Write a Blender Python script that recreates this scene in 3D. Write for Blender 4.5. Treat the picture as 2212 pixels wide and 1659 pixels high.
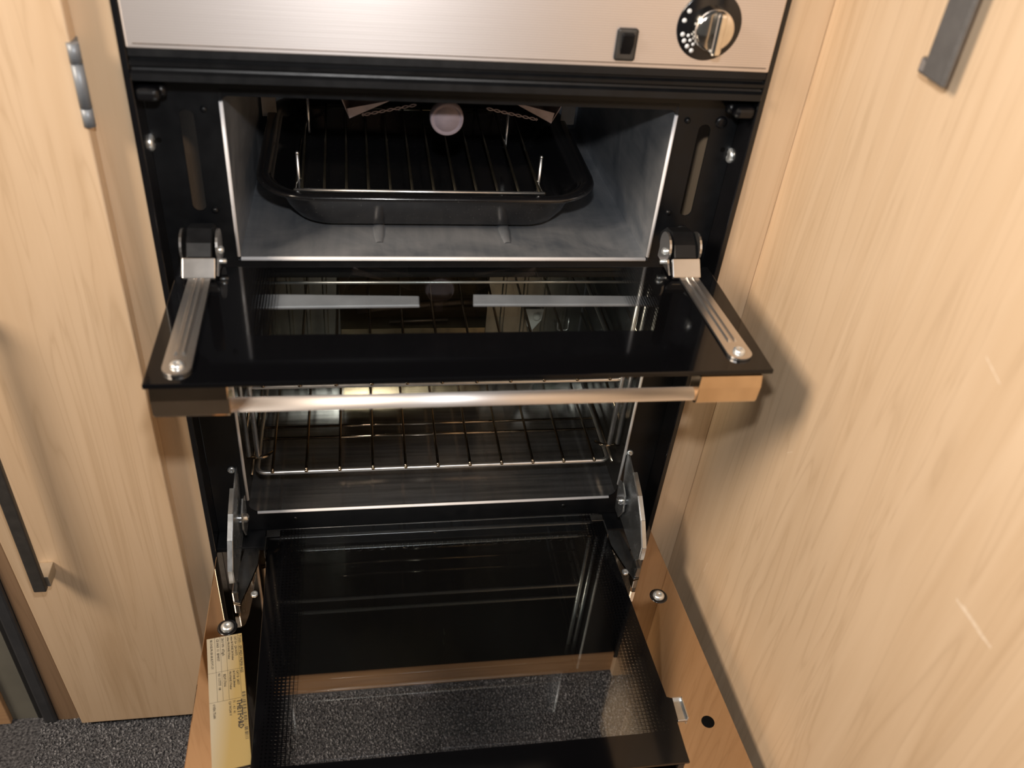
import bpy, bmesh, math, random
from mathutils import Vector, Matrix
random.seed(7)
S = bpy.context.scene
for o in list(bpy.data.objects):
    bpy.data.objects.remove(o, do_unlink=True)

# ------------------------------------------------------------------ camera, light, exposure
CAM = Vector((-0.0785, -0.651, 1.018))
RIGHT = Vector((0.9859, -0.1440, 0.0855)); UP = Vector((0.0219, 0.6171, 0.7866)); FWD = Vector((0.1660, 0.7736, -0.6115))
cd = bpy.data.cameras.new('camera'); cam = bpy.data.objects.new('camera', cd); S.collection.objects.link(cam)
mt = Matrix((RIGHT, UP, -FWD)).transposed().to_4x4(); mt.translation = CAM
cam.matrix_world = mt
cd.sensor_fit = 'HORIZONTAL'; cd.sensor_width = 36.0; cd.lens = 36.0 * 1897.47 / 2212.0
cd.clip_start = 0.02
cd.dof.use_dof = True; cd.dof.focus_distance = 0.93; cd.dof.aperture_fstop = 5.6
S.camera = cam

W = bpy.data.worlds.new('room'); S.world = W; W.use_nodes = True
W.node_tree.nodes['Background'].inputs[0].default_value = (0.85, 0.83, 0.80, 1)
W.node_tree.nodes['Background'].inputs[1].default_value = 0.085

def area_light(name, loc, target, sx, sy, power, col):
    l = bpy.data.lights.new(name, 'AREA'); l.shape = 'RECTANGLE'; l.size = sx; l.size_y = sy
    l.energy = power; l.color = col
    o = bpy.data.objects.new(name, l); S.collection.objects.link(o)
    o.location = loc
    o.rotation_euler = (Vector(target) - Vector(loc)).to_track_quat('-Z', 'Y').to_euler()
    return o
FL = CAM + UP * 0.11
fl_ = bpy.data.lights.new('camera_flash', 'SPOT'); fl_.energy = 12.4; fl_.color = (1.0, 0.985, 0.975); fl_.shadow_soft_size = 0.016
fl_.spot_size = math.radians(165); fl_.spot_blend = 0.25
fo_ = bpy.data.objects.new('camera_flash', fl_); S.collection.objects.link(fo_); fo_.location = FL
fo_.rotation_euler = FWD.to_track_quat('-Z', 'Y').to_euler()
area_light('ceiling_lamp', (-1.25, -0.62, 1.62), (0.05, -0.05, 0.6), 0.45, 0.45, 33.0, (1.0, 0.83, 0.66))

V = S.view_settings
V.view_transform = 'Standard'; V.look = 'None'; V.exposure = 0.0; V.gamma = 1.0; V.use_curve_mapping = False

# ------------------------------------------------------------------ material helpers
class NT:
    def __init__(s, name):
        s.m = bpy.data.materials.new(name); s.m.use_nodes = True
        s.t = s.m.node_tree; s.n = s.t.nodes; s.l = s.t.links
        s.bsdf = s.n['Principled BSDF']; s.out = s.n['Material Output']
    def new(s, t, **k):
        n = s.n.new(t)
        for a, v in k.items(): setattr(n, a, v)
        return n
    def link(s, a, b): s.l.new(a, b)
    def set(s, sock, v):
        if hasattr(v, 'is_linked') or hasattr(v, 'links'): s.l.new(v, sock)
        else: sock.default_value = v
    def math(s, op, a, b=None, c=None):
        n = s.new('ShaderNodeMath', operation=op)
        s.set(n.inputs[0], a)
        if b is not None: s.set(n.inputs[1], b)
        if c is not None: s.set(n.inputs[2], c)
        return n.outputs[0]
    def pos(s):
        if not hasattr(s, '_p'):
            g = s.new('ShaderNodeNewGeometry'); x = s.new('ShaderNodeSeparateXYZ'); s.link(g.outputs['Position'], x.inputs[0])
            s._p = (x.outputs[0], x.outputs[1], x.outputs[2]); s._pv = g.outputs['Position']
        return s._p
    def noise(s, scale, vec_scale=(1, 1, 1), detail=3, rough=0.55, dist=0.0, coord=None):
        if coord is None:
            s.pos(); coord = s._pv
        mp = s.new('ShaderNodeMapping'); mp.inputs['Scale'].default_value = vec_scale
        s.link(coord, mp.inputs[0])
        n = s.new('ShaderNodeTexNoise'); n.inputs['Scale'].default_value = scale; n.inputs['Detail'].default_value = detail
        n.inputs['Roughness'].default_value = rough; n.inputs['Distortion'].default_value = dist
        s.link(mp.outputs[0], n.inputs['Vector'])
        return n.outputs[0]
    def ramp(s, fac, stops):
        r = s.new('ShaderNodeValToRGB')
        e = r.color_ramp.elements
        while len(e) > 1: e.remove(e[0])
        e[0].position, e[0].color = stops[0][0], (*stops[0][1], 1)
        for p, c in stops[1:]:
            q = e.new(p); q.color = (*c, 1)
        s.link(fac, r.inputs[0]); return r.outputs[0]
    def bump(s, h, strength=0.1, dist=0.001, bsdf=None):
        b = s.new('ShaderNodeBump'); b.inputs['Strength'].default_value = strength; b.inputs['Distance'].default_value = dist
        s.link(h, b.inputs['Height']); s.link(b.outputs[0], (bsdf or s.bsdf).inputs['Normal'])
    def mixc(s, f, a, b):
        n = s.new('ShaderNodeMix', data_type='RGBA')
        s.set(n.inputs[0], f)
        for i, v in ((6, a), (7, b)):
            if hasattr(v, 'links'): s.link(v, n.inputs[i])
            else: n.inputs[i].default_value = (*v, 1)
        return n.outputs[2]
def P(nt, col=None, metal=0.0, rough=0.5, spec=None, coat=None):
    b = nt.bsdf
    if col is not None: b.inputs['Base Color'].default_value = (*col, 1)
    b.inputs['Metallic'].default_value = metal; b.inputs['Roughness'].default_value = rough
    if spec is not None: b.inputs['Specular IOR Level'].default_value = spec
    if coat is not None: b.inputs['Coat Weight'].default_value = coat; b.inputs['Coat Roughness'].default_value = 0.04
def plain(name, col, metal=0.0, rough=0.5, spec=None, coat=None, var=0.12, nscale=60, stretch=(1, 1, 1), bump=0.0):
    nt = NT(name); P(nt, col, metal, rough, spec, coat)
    f = nt.noise(nscale, stretch)
    c0 = tuple(max(0, c * (1 - var)) for c in col); c1 = tuple(min(1, c * (1 + var)) for c in col)
    nt.link(nt.ramp(f, [(0.3, c0), (0.7, c1)]), nt.bsdf.inputs['Base Color'])
    r = nt.math('MULTIPLY_ADD', f, rough * 0.5, rough * 0.75); nt.link(r, nt.bsdf.inputs['Roughness'])
    if bump: nt.bump(f, bump, 0.0005)
    return nt.m
def wood(name, light, mid, dark, rough=0.42, horizontal=False, scuff=False):
    nt = NT(name); P(nt, None, 0, rough, 0.4)
    a = (0.06, 1, 1) if horizontal else (1, 1, 0.06)
    b = (0.03, 1, 1) if horizontal else (1, 1, 0.03)
    broad = nt.noise(9, tuple(q * (1 if q == 1 else 1.6) for q in a), 2, 0.5, 0.9)
    lines = nt.noise(46, a, 4, 0.6, 0.7)
    fine = nt.noise(420, b, 2, 0.6)
    mix = nt.math('ADD', nt.math('MULTIPLY', broad, 0.49), nt.math('ADD', nt.math('MULTIPLY', lines, 0.44), nt.math('MULTIPLY', fine, 0.07)))
    c = nt.ramp(mix, [(0.30, dark), (0.44, mid), (0.60, light), (0.78, tuple(min(1, v * 1.06) for v in light))])
    # thin darker growth lines
    w = nt.noise(20, a, 3, 0.5, 1.6)
    ln = nt.math('ABSOLUTE', nt.math('SUBTRACT', nt.math('FRACT', nt.math('MULTIPLY', w, 7.0)), 0.5))
    ln = nt.math('MULTIPLY', nt.math('POWER', nt.math('SUBTRACT', 1.0, nt.math('MULTIPLY', ln, 2.0)), 5.0), 0.38)
    c = nt.mixc(ln, c, tuple(v * 0.92 for v in dark))
    if scuff:   # pale scratches worn into the laminate
        x, y, z = nt.pos()
        def streak(y0, z0, y1, z1, wd):
            L = math.hypot(y1 - y0, z1 - z0); ux, uz = (y1 - y0) / L, (z1 - z0) / L
            dy = nt.math('SUBTRACT', y, y0); dz = nt.math('SUBTRACT', z, z0)
            al = nt.math('ADD', nt.math('MULTIPLY', dy, ux), nt.math('MULTIPLY', dz, uz))
            pr = nt.math('ABSOLUTE', nt.math('SUBTRACT', nt.math('MULTIPLY', dy, uz), nt.math('MULTIPLY', dz, ux)))
            ins = nt.math('MULTIPLY', nt.math('GREATER_THAN', al, 0), nt.math('LESS_THAN', al, L))
            return nt.math('MULTIPLY', ins, nt.math('MAXIMUM', nt.math('SUBTRACT', 1.0, nt.math('DIVIDE', pr, wd)), 0.0))
        f = None
        for q in SCUFFS:
            k = streak(*q); f = k if f is None else nt.math('MAXIMUM', f, k)
        n2 = nt.noise(300, (1, 1, 1), 2)
        f = nt.math('MULTIPLY', f, nt.math('MULTIPLY', n2, 1.1))
        c = nt.mixc(f, c, (0.85, 0.74, 0.6))
    nt.link(c, nt.bsdf.inputs['Base Color'])
    nt.bump(fine, 0.06, 0.0006)
    return nt.m
SCUFFS = [(-0.3556, 0.6092, -0.3919, 0.6108, 0.0014), (-0.362, 0.6105, -0.385, 0.6102, 0.0022), (-0.1416, 0.534, -0.1484, 0.5413, 0.0005), (-0.0768, 0.302, -0.0779, 0.3183, 0.0008), (-0.2885, 0.7439, -0.3068, 0.738, 0.0008)]

LIGHT, MID, DARK = (0.630, 0.468, 0.312), (0.578, 0.418, 0.268), (0.475, 0.326, 0.195)
M = {}
M['wood'] = wood('light_wood', LIGHT, MID, DARK)
M['wood_right'] = wood('light_wood_scuffed', LIGHT, MID, DARK, scuff=True)
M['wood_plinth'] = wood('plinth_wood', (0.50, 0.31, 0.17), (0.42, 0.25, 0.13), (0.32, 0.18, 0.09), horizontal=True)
M['wood_shaded'] = wood('shaded_stile_wood', (0.27, 0.175, 0.105), (0.22, 0.14, 0.082), (0.16, 0.10, 0.058))  # shade on the far-left stile put into a darker wood colour
M['black'] = plain('black_painted_steel', (0.0042, 0.0048, 0.0060), 0, 0.40, 0.35, None, 0.15, 90)
M['blackgloss'] = plain('gloss_black_trim', (0.006, 0.006, 0.007), 0, 0.16, 0.6, None, 0.1, 60)
M['rubber'] = plain('black_rubber', (0.004, 0.004, 0.005), 0, 0.35, 0.4)
M['hole'] = plain('dark_hole', (0.002, 0.002, 0.002), 0, 0.9, 0.1)
M['alum'] = plain('aluminised_steel', (0.42, 0.44, 0.47), 0.85, 0.36, None, None, 0.22, 28, (1, 1, 1))
M['lip'] = plain('bright_rolled_edge', (0.92, 0.92, 0.94), 0.12, 0.30, None, None, 0.04, 60)
M['chrome'] = plain('chrome_wire', (0.95, 0.95, 0.95), 1.0, 0.33, None, None, 0.05, 80)
M['panrod'] = plain('dark_grill_wire', (0.13, 0.115, 0.085), 0.9, 0.22, None, None, 0.2, 80)
M['frontrod'] = plain('polished_front_rod', (0.95, 0.95, 0.95), 1.0, 0.36, None, None, 0.05, 80)
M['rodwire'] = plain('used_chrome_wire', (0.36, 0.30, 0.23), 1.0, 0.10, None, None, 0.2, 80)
M['zinc'] = plain('zinc_plated_steel', (0.66, 0.68, 0.69), 0.95, 0.26, None, None, 0.12, 70)
M['steel'] = plain('pressed_steel', (0.62, 0.60, 0.58), 0.95, 0.24, None, None, 0.10, 40, (1, 0.2, 1))
M['clip'] = plain('dark_steel_clip', (0.17, 0.175, 0.18), 0.95, 0.22, None, None, 0.2, 60)
M['screw'] = plain('zinc_screw', (0.80, 0.84, 0.85), 0.8, 0.3, None, None, 0.08, 200)
def brushed_bar():
    nt = NT('satin_steel_tube'); P(nt, (0.86, 0.82, 0.80), 1.0, 0.50)
    tg = nt.new('ShaderNodeTangent', direction_type='RADIAL', axis='X'); nt.link(tg.outputs[0], nt.bsdf.inputs['Tangent'])
    nt.bsdf.inputs['Anisotropic'].default_value = 0.65
    nt.link(nt.math('MULTIPLY_ADD', nt.noise(300, (0.05, 1, 1)), 0.1, 0.50), nt.bsdf.inputs['Roughness']); return nt.m
M['bar'] = brushed_bar()
M['capm'] = plain('polished_bronze_cap', (0.76, 0.58, 0.40), 1.0, 0.10, None, None, 0.05, 60)
M['greystrip'] = plain('grey_strip', (0.35, 0.355, 0.43), 0.25, 0.42, None, None, 0.15, 30)
M['ovenwall'] = plain('oven_wall_steel', (0.40, 0.385, 0.335), 0.85, 0.24, None, None, 0.25, 18, (4, 1, 0.6))
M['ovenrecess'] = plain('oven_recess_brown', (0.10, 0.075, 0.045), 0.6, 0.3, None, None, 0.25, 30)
M['ovenfloor'] = plain('oven_floor_steel', (0.52, 0.53, 0.55), 0.94, 0.14, None, None, 0.3, 70, (0.12, 3, 1))
M['guard'] = plain('burner_guard_brown', (0.50, 0.39, 0.23), 0.9, 0.22, None, None, 0.2, 40)
M['ovenside'] = plain('oven_side_enamel', (0.018, 0.017, 0.016), 0.1, 0.24, 0.6)
M['baffle'] = plain('burner_baffle_steel', (0.40, 0.33, 0.33), 0.5, 0.5, None, None, 0.2, 50)
M['disc'] = plain('burner_ceramic', (0.27, 0.22, 0.245), 0.0, 0.7, None, None, 0.1, 90, bump=0.3)
M['burner'] = plain('burner_steel', (0.17, 0.13, 0.10), 0.7, 0.5, None, None, 0.3, 60)
M['grillside'] = plain('pale_bracket_steel', (0.30, 0.27, 0.24), 0.4, 0.55, None, None, 0.2, 60)
M['white'] = plain('white_glint', (0.8, 0.8, 0.76), 0.0, 0.4)  # flash highlight on the steel bracket, painted as a white base colour
M['hinge'] = plain('grey_hinge_steel', (0.20, 0.22, 0.245), 0.3, 0.45, None, None, 0.1, 60)
M['gunmetal'] = plain('gunmetal_grip', (0.060, 0.056, 0.052), 0.4, 0.45, None, None, 0.12, 120)
M['greygrip'] = plain('grey_grip', (0.135, 0.130, 0.126), 0.4, 0.45, None, None, 0.1, 120)
M['post'] = plain('satin_nickel_post', (0.60, 0.55, 0.47), 0.9, 0.35)
M['knobsteel'] = plain('knob_chrome', (0.85, 0.80, 0.72), 1.0, 0.12)
M['symbol'] = plain('white_print', (0.75, 0.78, 0.80), 0, 0.5)
M['mesh'] = plain('burner_gauze', (0.03, 0.028, 0.026), 0.4, 0.6)
M['trimmetal'] = plain('grey_trim_metal', (0.065, 0.068, 0.075), 0.5, 0.4)
M['trimblack'] = plain('black_trim_seal', (0.013, 0.013, 0.013), 0, 0.5)
M['greypanel'] = plain('grey_panel', (0.15, 0.145, 0.12), 0, 0.6, None, None, 0.1, 20)
M['plinthback'] = M['wood_plinth']

def panel_steel():
    nt = NT('brushed_panel_steel'); P(nt, (0.75, 0.70, 0.66), 0.88, 0.46); nt.bsdf.inputs['Anisotropic'].default_value = 0.6
    tv = nt.new('ShaderNodeCombineXYZ'); tv.inputs[2].default_value = 1.0; nt.link(tv.outputs[0], nt.bsdf.inputs['Tangent'])
    x, y, z = nt.pos()
    ln = nt.math('SINE', nt.math('MULTIPLY', z, 2 * math.pi / 0.0017))
    f = nt.math('MULTIPLY_ADD', ln, 0.5, 0.5)
    c = nt.mixc(f, (0.70, 0.64, 0.62), (0.90, 0.85, 0.83)); nt.link(c, nt.bsdf.inputs['Base Color'])
    nt.bump(nt.noise(500, (0.02, 1, 1), 2), 0.12, 0.0004)
    return nt.m
M['panelsteel'] = panel_steel()
def enamel():
    nt = NT('black_pan_enamel'); P(nt, (0.007, 0.007, 0.008), 0, 0.13, 0.6)
    n = nt.noise(900, (1, 1, 1), 1)
    c = nt.ramp(n, [(0.72, (0.007, 0.007, 0.008)), (0.80, (0.12, 0.12, 0.12))]); nt.link(c, nt.bsdf.inputs['Base Color'])
    r = nt.math('MULTIPLY_ADD', nt.noise(14), 0.22, 0.06); nt.link(r, nt.bsdf.inputs['Roughness'])
    return nt.m
M['enamel'] = enamel()
def liner():
    nt = NT('grill_liner_steel'); P(nt, None, 0.72, 0.36)
    s = nt.noise(16, (1, 1, 1), 5, 0.65, 0.8); st = nt.noise(120, (1, 0.12, 1), 2)
    f = nt.math('ADD', nt.math('MULTIPLY', s, 0.75), nt.math('MULTIPLY', st, 0.25))
    c = nt.ramp(f, [(0.32, (0.24, 0.27, 0.31)), (0.5, (0.38, 0.40, 0.43)), (0.70, (0.52, 0.53, 0.55))]); nt.link(c, nt.bsdf.inputs['Base Color'])
    r = nt.math('MULTIPLY_ADD', s, 0.30, 0.24); nt.link(r, nt.bsdf.inputs['Roughness'])
    nt.bump(s, 0.12, 0.002)
    return nt.m
M['liner'] = liner()

def glass(name, win, pitch, fade, tint, gloss_col, gloss, frit_kind, dots=True):
    """Pane: printed frame (black ink, or a bronze mirror coat) round a clear window whose edge fades in dots."""
    nt = NT(name); x, y, z = nt.pos()
    x0, x1, y0, y1 = win
    d = nt.math('MINIMUM', nt.math('MINIMUM', nt.math('SUBTRACT', x, x0), nt.math('SUBTRACT', x1, x)),
                nt.math('MINIMUM', nt.math('SUBTRACT', y, y0), nt.math('SUBTRACT', y1, y)))
    if dots:
        dx = nt.math('MINIMUM', nt.math('SUBTRACT', x, x0), nt.math('SUBTRACT', x1, x))
        sz = nt.math('MULTIPLY_ADD', nt.math('DIVIDE', dx, fade), 0.42, 0.13)
        fx = nt.math('ABSOLUTE', nt.math('SUBTRACT', nt.math('FRACT', nt.math('DIVIDE', x, pitch)), 0.5))
        fy = nt.math('ABSOLUTE', nt.math('SUBTRACT', nt.math('FRACT', nt.math('DIVIDE', y, pitch)), 0.5))
        op = nt.math('LESS_THAN', nt.math('MAXIMUM', fx, fy), sz)
        clear = nt.math('MULTIPLY', nt.math('GREATER_THAN', d, 0.0), op)
    else:
        clear = nt.math('GREATER_THAN', d, 0.0)
    tr = nt.new('ShaderNodeBsdfTransparent'); tr.inputs[0].default_value = (*tint, 1)
    gl = nt.new('ShaderNodeBsdfGlossy'); gl.inputs['Color'].default_value = (*gloss_col, 1); gl.inputs['Roughness'].default_value = 0.015
    lw = nt.new('ShaderNodeFresnel'); lw.inputs['IOR'].default_value = 1.5
    ge = nt.new('ShaderNodeNewGeometry')   # thin pane: only the outward face mirrors
    fac = nt.math('MULTIPLY', nt.math('MINIMUM', nt.math('ADD', lw.outputs[0], gloss), 1.0), nt.math('SUBTRACT', 1.0, ge.outputs['Backfacing']))
    mx = nt.new('ShaderNodeMixShader'); nt.link(fac, mx.inputs[0]); nt.link(tr.outputs[0], mx.inputs[1]); nt.link(gl.outputs[0], mx.inputs[2])
    if frit_kind == 'mirror':
        P(nt, (0.60, 0.455, 0.33), 1.0, 0.02)
    else:
        P(nt, (0.0025, 0.0026, 0.0032), 0.0, 0.07, 0.45)
        nt.bsdf.inputs['Coat Weight'].default_value = 0.0
    top = nt.new('ShaderNodeMixShader'); nt.link(clear, top.inputs[0]); nt.link(nt.bsdf.outputs[0], top.inputs[1]); nt.link(mx.outputs[0], top.inputs[2])
    nt.link(top.outputs[0], nt.out.inputs[0])
    return nt.m
M['grillglass'] = glass('grill_door_glass', (-0.1715, 0.166, -0.1075, -0.0125), 0.0022, 0.035, (0.86, 0.88, 0.86), (0.9, 0.95, 0.93), 0.03, 'black')
M['outerglass'] = glass('oven_outer_glass', (-0.176, 0.186, -0.262, 0.0), 0.0033, 0.03, (0.95, 0.94, 0.94), (0.90, 0.96, 0.98), 0.07, 'mirror', False)
M['innerglass'] = glass('oven_inner_glass', (-0.172, 0.186, -0.252, 0.02), 0.0036, 0.034, (0.97, 0.98, 0.98), (0.90, 0.96, 0.98), 0.05, 'black')
M['ink'] = plain('black_ink', (0.03, 0.025, 0.02), 0, 0.6)
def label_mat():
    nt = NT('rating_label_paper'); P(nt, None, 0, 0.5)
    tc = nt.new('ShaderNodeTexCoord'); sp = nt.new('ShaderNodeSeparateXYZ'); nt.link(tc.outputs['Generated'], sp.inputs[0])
    c = nt.ramp(sp.outputs[0], [(0.30, (0.36, 0.32, 0.235)), (0.62, (0.32, 0.235, 0.09))])  # yellow light of the tinted glass painted into the label's right side
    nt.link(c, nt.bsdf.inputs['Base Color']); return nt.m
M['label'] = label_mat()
def carpet_mat(name, lo, hi):
    nt = NT(name); P(nt, None, 0, 0.9, 0.2)
    n = nt.noise(330, (1, 1, 1), 2)
    c = nt.ramp(n, [(0.34, lo), (0.60, tuple(a * .5 + b * .5 for a, b in zip(lo, hi))), (0.74, hi)]); nt.link(c, nt.bsdf.inputs['Base Color']); return nt.m
M['carpet'] = carpet_mat('grey_carpet', (0.022, 0.022, 0.025), (0.15, 0.15, 0.157))
M['pile'] = carpet_mat('grey_carpet_loops', (0.04, 0.04, 0.044), (0.40, 0.40, 0.415))

# ------------------------------------------------------------------ geometry helpers
def new_bm(): return bmesh.new()
def box(bm, x0, x1, y0, y1, z0, z1, bev=0.0, seg=2, mat=0):
    vs = [bm.verts.new((x, y, z)) for x in (x0, x1) for y in (y0, y1) for z in (z0, z1)]
    fs = [bm.faces.new([vs[i] for i in q]) for q in ((0, 1, 3, 2), (4, 6, 7, 5), (0, 4, 5, 1), (2, 3, 7, 6), (0, 2, 6, 4), (1, 5, 7, 3))]
    for f in fs: f.material_index = mat
    if bev:
        es = list({e for f in fs for e in f.edges})
        bmesh.ops.bevel(bm, geom=es, offset=bev, segments=seg, affect='EDGES', profile=0.5)
def hexa(bm, bot, top, bev=0.0, seg=2):
    """solid from two quads listed the same way round"""
    a = [bm.verts.new(p) for p in bot]; b = [bm.verts.new(p) for p in top]
    fs = [bm.faces.new(a[::-1]), bm.faces.new(b)] + [bm.faces.new((a[i], a[(i + 1) % 4], b[(i + 1) % 4], b[i])) for i in range(4)]
    if bev:
        es = list({e for f in fs for e in f.edges})
        bmesh.ops.bevel(bm, geom=es, offset=bev, segments=seg, affect='EDGES', profile=0.5)
def frame_of(d):
    d = d.normalized(); h = Vector((0, 0, 1)) if abs(d.z) < 0.9 else Vector((1, 0, 0))
    u = d.cross(h).normalized(); return u, d.cross(u).normalized()
def tube(bm, pts, r, n=10, cap=True):
    pts = [Vector(p) for p in pts]; rings = []
    u = None
    for i, p in enumerate(pts):
        d = (pts[min(i + 1, len(pts) - 1)] - pts[max(i - 1, 0)]).normalized()
        if u is None: u, v = frame_of(d)
        else:
            u = (u - d * u.dot(d)).normalized(); v = d.cross(u)
        rings.append([bm.verts.new(p + (u * math.cos(2 * math.pi * k / n) + v * math.sin(2 * math.pi * k / n)) * r) for k in range(n)])
    for a, b in zip(rings, rings[1:]):
        for k in range(n): bm.faces.new((a[k], a[(k + 1) % n], b[(k + 1) % n], b[k])).smooth = True
    if cap:
        for rg in (rings[0], rings[-1]):
            try: bm.faces.new(rg)
            except ValueError: pass
def round_path(pts, r, n=5):
    pts = [Vector(p) for p in pts]; out = [pts[0]]
    for a, b, c in zip(pts, pts[1:], pts[2:]):
        d0 = (a - b).normalized(); d1 = (c - b).normalized(); k = min(r, (a - b).length * .45, (c - b).length * .45)
        p0, p1 = b + d0 * k, b + d1 * k
        for i in range(n + 1):
            t = i / n; out.append(p0 * (1 - t) ** 2 + b * 2 * t * (1 - t) + p1 * t * t)
    out.append(pts[-1]); return out
def lathe(bm, c, axis, prof, n=24, mat=0):
    c = Vector(c); axis = Vector(axis).normalized(); u, v = frame_of(axis); rings = []
    for r, h in prof:
        if r < 1e-6: rings.append([bm.verts.new(c + axis * h)])
        else: rings.append([bm.verts.new(c + axis * h + (u * math.cos(2 * math.pi * k / n) + v * math.sin(2 * math.pi * k / n)) * r) for k in range(n)])
    for a, b in zip(rings, rings[1:]):
        for k in range(n):
            q = (k + 1) % n
            vs = ([a[0], b[q], b[k]] if len(a) == 1 else [a[k], a[q], b[0]] if len(b) == 1 else [a[k], a[q], b[q], b[k]])
            if len(a) == 1 and len(b) == 1: continue
            f = bm.faces.new(vs); f.smooth = True; f.material_index = mat
def prism(bm, poly, axis, a, b, bev=0.0):
    """2D polygon extruded along axis x, y or z from a to b"""
    def pt(q, h):
        return {'x': (h, q[0], q[1]), 'y': (q[0], h, q[1]), 'z': (q[0], q[1], h)}[axis]
    A = [bm.verts.new(pt(q, a)) for q in poly]; B = [bm.verts.new(pt(q, b)) for q in poly]; n = len(poly)
    fs = [bm.faces.new(A[::-1]), bm.faces.new(B)] + [bm.faces.new((A[i], A[(i + 1) % n], B[(i + 1) % n], B[i])) for i in range(n)]
    if bev:
        es = list({e for f in fs[:2] for e in f.edges})
        bmesh.ops.bevel(bm, geom=es, offset=bev, segments=1, affect='EDGES')
def plate_holes(outer, holes, thick):
    """flat sheet with real holes, in local XY, extruded +-thick/2"""
    cu = bpy.data.curves.new('sheet', 'CURVE'); cu.dimensions = '2D'; cu.fill_mode = 'BOTH'; cu.extrude = thick / 2
    for poly in [outer] + holes:
        sp = cu.splines.new('POLY'); sp.points.add(len(poly) - 1)
        for p, q in zip(sp.points, poly): p.co = (q[0], q[1], 0, 1)
        sp.use_cyclic_u = True
    o = bpy.data.objects.new('sheet', cu); S.collection.objects.link(o)
    me = bpy.data.meshes.new_from_object(o.evaluated_get(bpy.context.evaluated_depsgraph_get()))
    bpy.data.objects.remove(o); bpy.data.curves.remove(cu)
    bm = new_bm(); bm.from_mesh(me); bpy.data.meshes.remove(me); return bm
def rrect2(x0, x1, z0, z1, r, n=5):
    out = []
    for cx, cz, a0 in ((x1 - r, z1 - r, 0), (x0 + r, z1 - r, 90), (x0 + r, z0 + r, 180), (x1 - r, z0 + r, 270)):
        for k in range(n + 1):
            a = math.radians(a0 + 90 * k / n); out.append((cx + r * math.cos(a), cz + r * math.sin(a)))
    return out
ORI = {}
def finish(name, bm, mats, parent=None, recalc=True):
    if recalc: bmesh.ops.recalc_face_normals(bm, faces=bm.faces)
    me = bpy.data.meshes.new(name); bm.to_mesh(me); bm.free()
    for m in (mats if isinstance(mats, (list, tuple)) else [mats]): me.materials.append(m)
    lo = Vector([min(v.co[i] for v in me.vertices) for i in range(3)]); hi = Vector([max(v.co[i] for v in me.vertices) for i in range(3)])
    c = (lo + hi) / 2; me.transform(Matrix.Translation(-c))
    o = bpy.data.objects.new(name, me); S.collection.objects.link(o)
    ORI[o.name] = c
    if parent: o.parent = parent; o.location = c - ORI[parent.name]
    else: o.location = c
    return o
def thing(name, label, cat, loc, group=None):
    o = bpy.data.objects.new(name, None); S.collection.objects.link(o); o.location = loc; o.empty_display_size = 0.02
    ORI[o.name] = Vector(loc); o['label'] = label; o['category'] = cat
    if group: o['group'] = group
    return o
def struct(o, label=None, cat=None):
    o['kind'] = 'structure'
    if label: o['label'] = label
    if cat: o['category'] = cat
    return o
def bx(name, dims, mat, parent=None, bev=0.0):
    bm = new_bm(); box(bm, *dims, bev=bev); return finish(name, bm, mat, parent)

# ------------------------------------------------------------------ setting
fl = bx('floor', (-1.6, 0.5, -2.0, 0.45, -0.02, 0.0), M['carpet']); struct(fl, 'charcoal grey carpeted floor under the cooker', 'floor')
# looped carpet pile where it can be seen: under the open door and along the left cupboard
bm = new_bm()
def tuft(x, y, r):
    a = random.random() * 6.28; h = r * (0.9 + random.random() * 0.9)
    dx, dy = (random.random() - .5) * r, (random.random() - .5) * r
    b = [bm.verts.new((x + r * math.cos(a + k * 2.094), y + r * math.sin(a + k * 2.094), -0.0005)) for k in range(3)]
    m_ = [bm.verts.new((x + dx + .85 * r * math.cos(a + .5 + k * 2.094), y + dy + .85 * r * math.sin(a + .5 + k * 2.094), h * .6)) for k in range(3)]
    t = bm.verts.new((x + dx * 1.6, y + dy * 1.6, h))
    for k in range(3):
        q = (k + 1) % 3
        bm.faces.new((b[k], b[q], m_[q], m_[k])); bm.faces.new((m_[k], m_[q], t))
st = 0.0031
for (x0, x1, y0, y1) in ((-0.47, 0.272, -0.30, 0.008),):
    nx = int((x1 - x0) / st); ny = int((y1 - y0) / st)
    for i in range(nx):
        for j in range(ny):
            tuft(x0 + (i + random.random()) * st, y0 + (j + random.random() * .9) * st, 0.0012 + random.random() * 0.0011)
pile = finish('carpet_pile', bm, M['pile'], None, False)
pile['kind'] = 'stuff'; pile['label'] = 'looped charcoal grey carpet pile on the floor below the open oven door'; pile['category'] = 'carpet'

o = bx('baseboard_back', (-0.255, 0.262, 0.010, 0.026, 0.0, 0.060), M['wood_plinth']); struct(o, 'brown wooden plinth board beneath the cooker', 'plinth')
# filler strip right of the cooker, and the dark framing left of the cupboard
o = bx('trim_1', (0.2405, 0.2755, 0.0, 0.018, 0.0, 1.05), M['wood'], None, 0.0006); struct(o, 'light wood filler strip between cooker and right cupboard side', 'trim')
o = bx('trim_2', (-0.4675, -0.4525, -0.004, 0.02, 0.0, 1.05), M['trimmetal'], None, 0.003); struct(o, 'grey metal trim at far left beside the cupboard', 'trim')
o = bx('trim_3', (-0.4765, -0.4678, 0.004, 0.02, 0.0, 1.05), M['trimblack'], None, 0.002); struct(o, 'black seal strip beside the grey metal trim', 'trim')
o = bx('wall_left', (-0.5045, -0.4767, 0.006, 0.02, 0.0, 1.05), M['greypanel']); struct(o, 'dull grey panel at far left', 'wall')
o = bx('trim_4', (-0.62, -0.505, 0.0, 0.02, 0.0, 1.05), M['wood_plinth'], None, 0.001); struct(o, 'brown wood edge in the lower left corner', 'trim')

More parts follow.
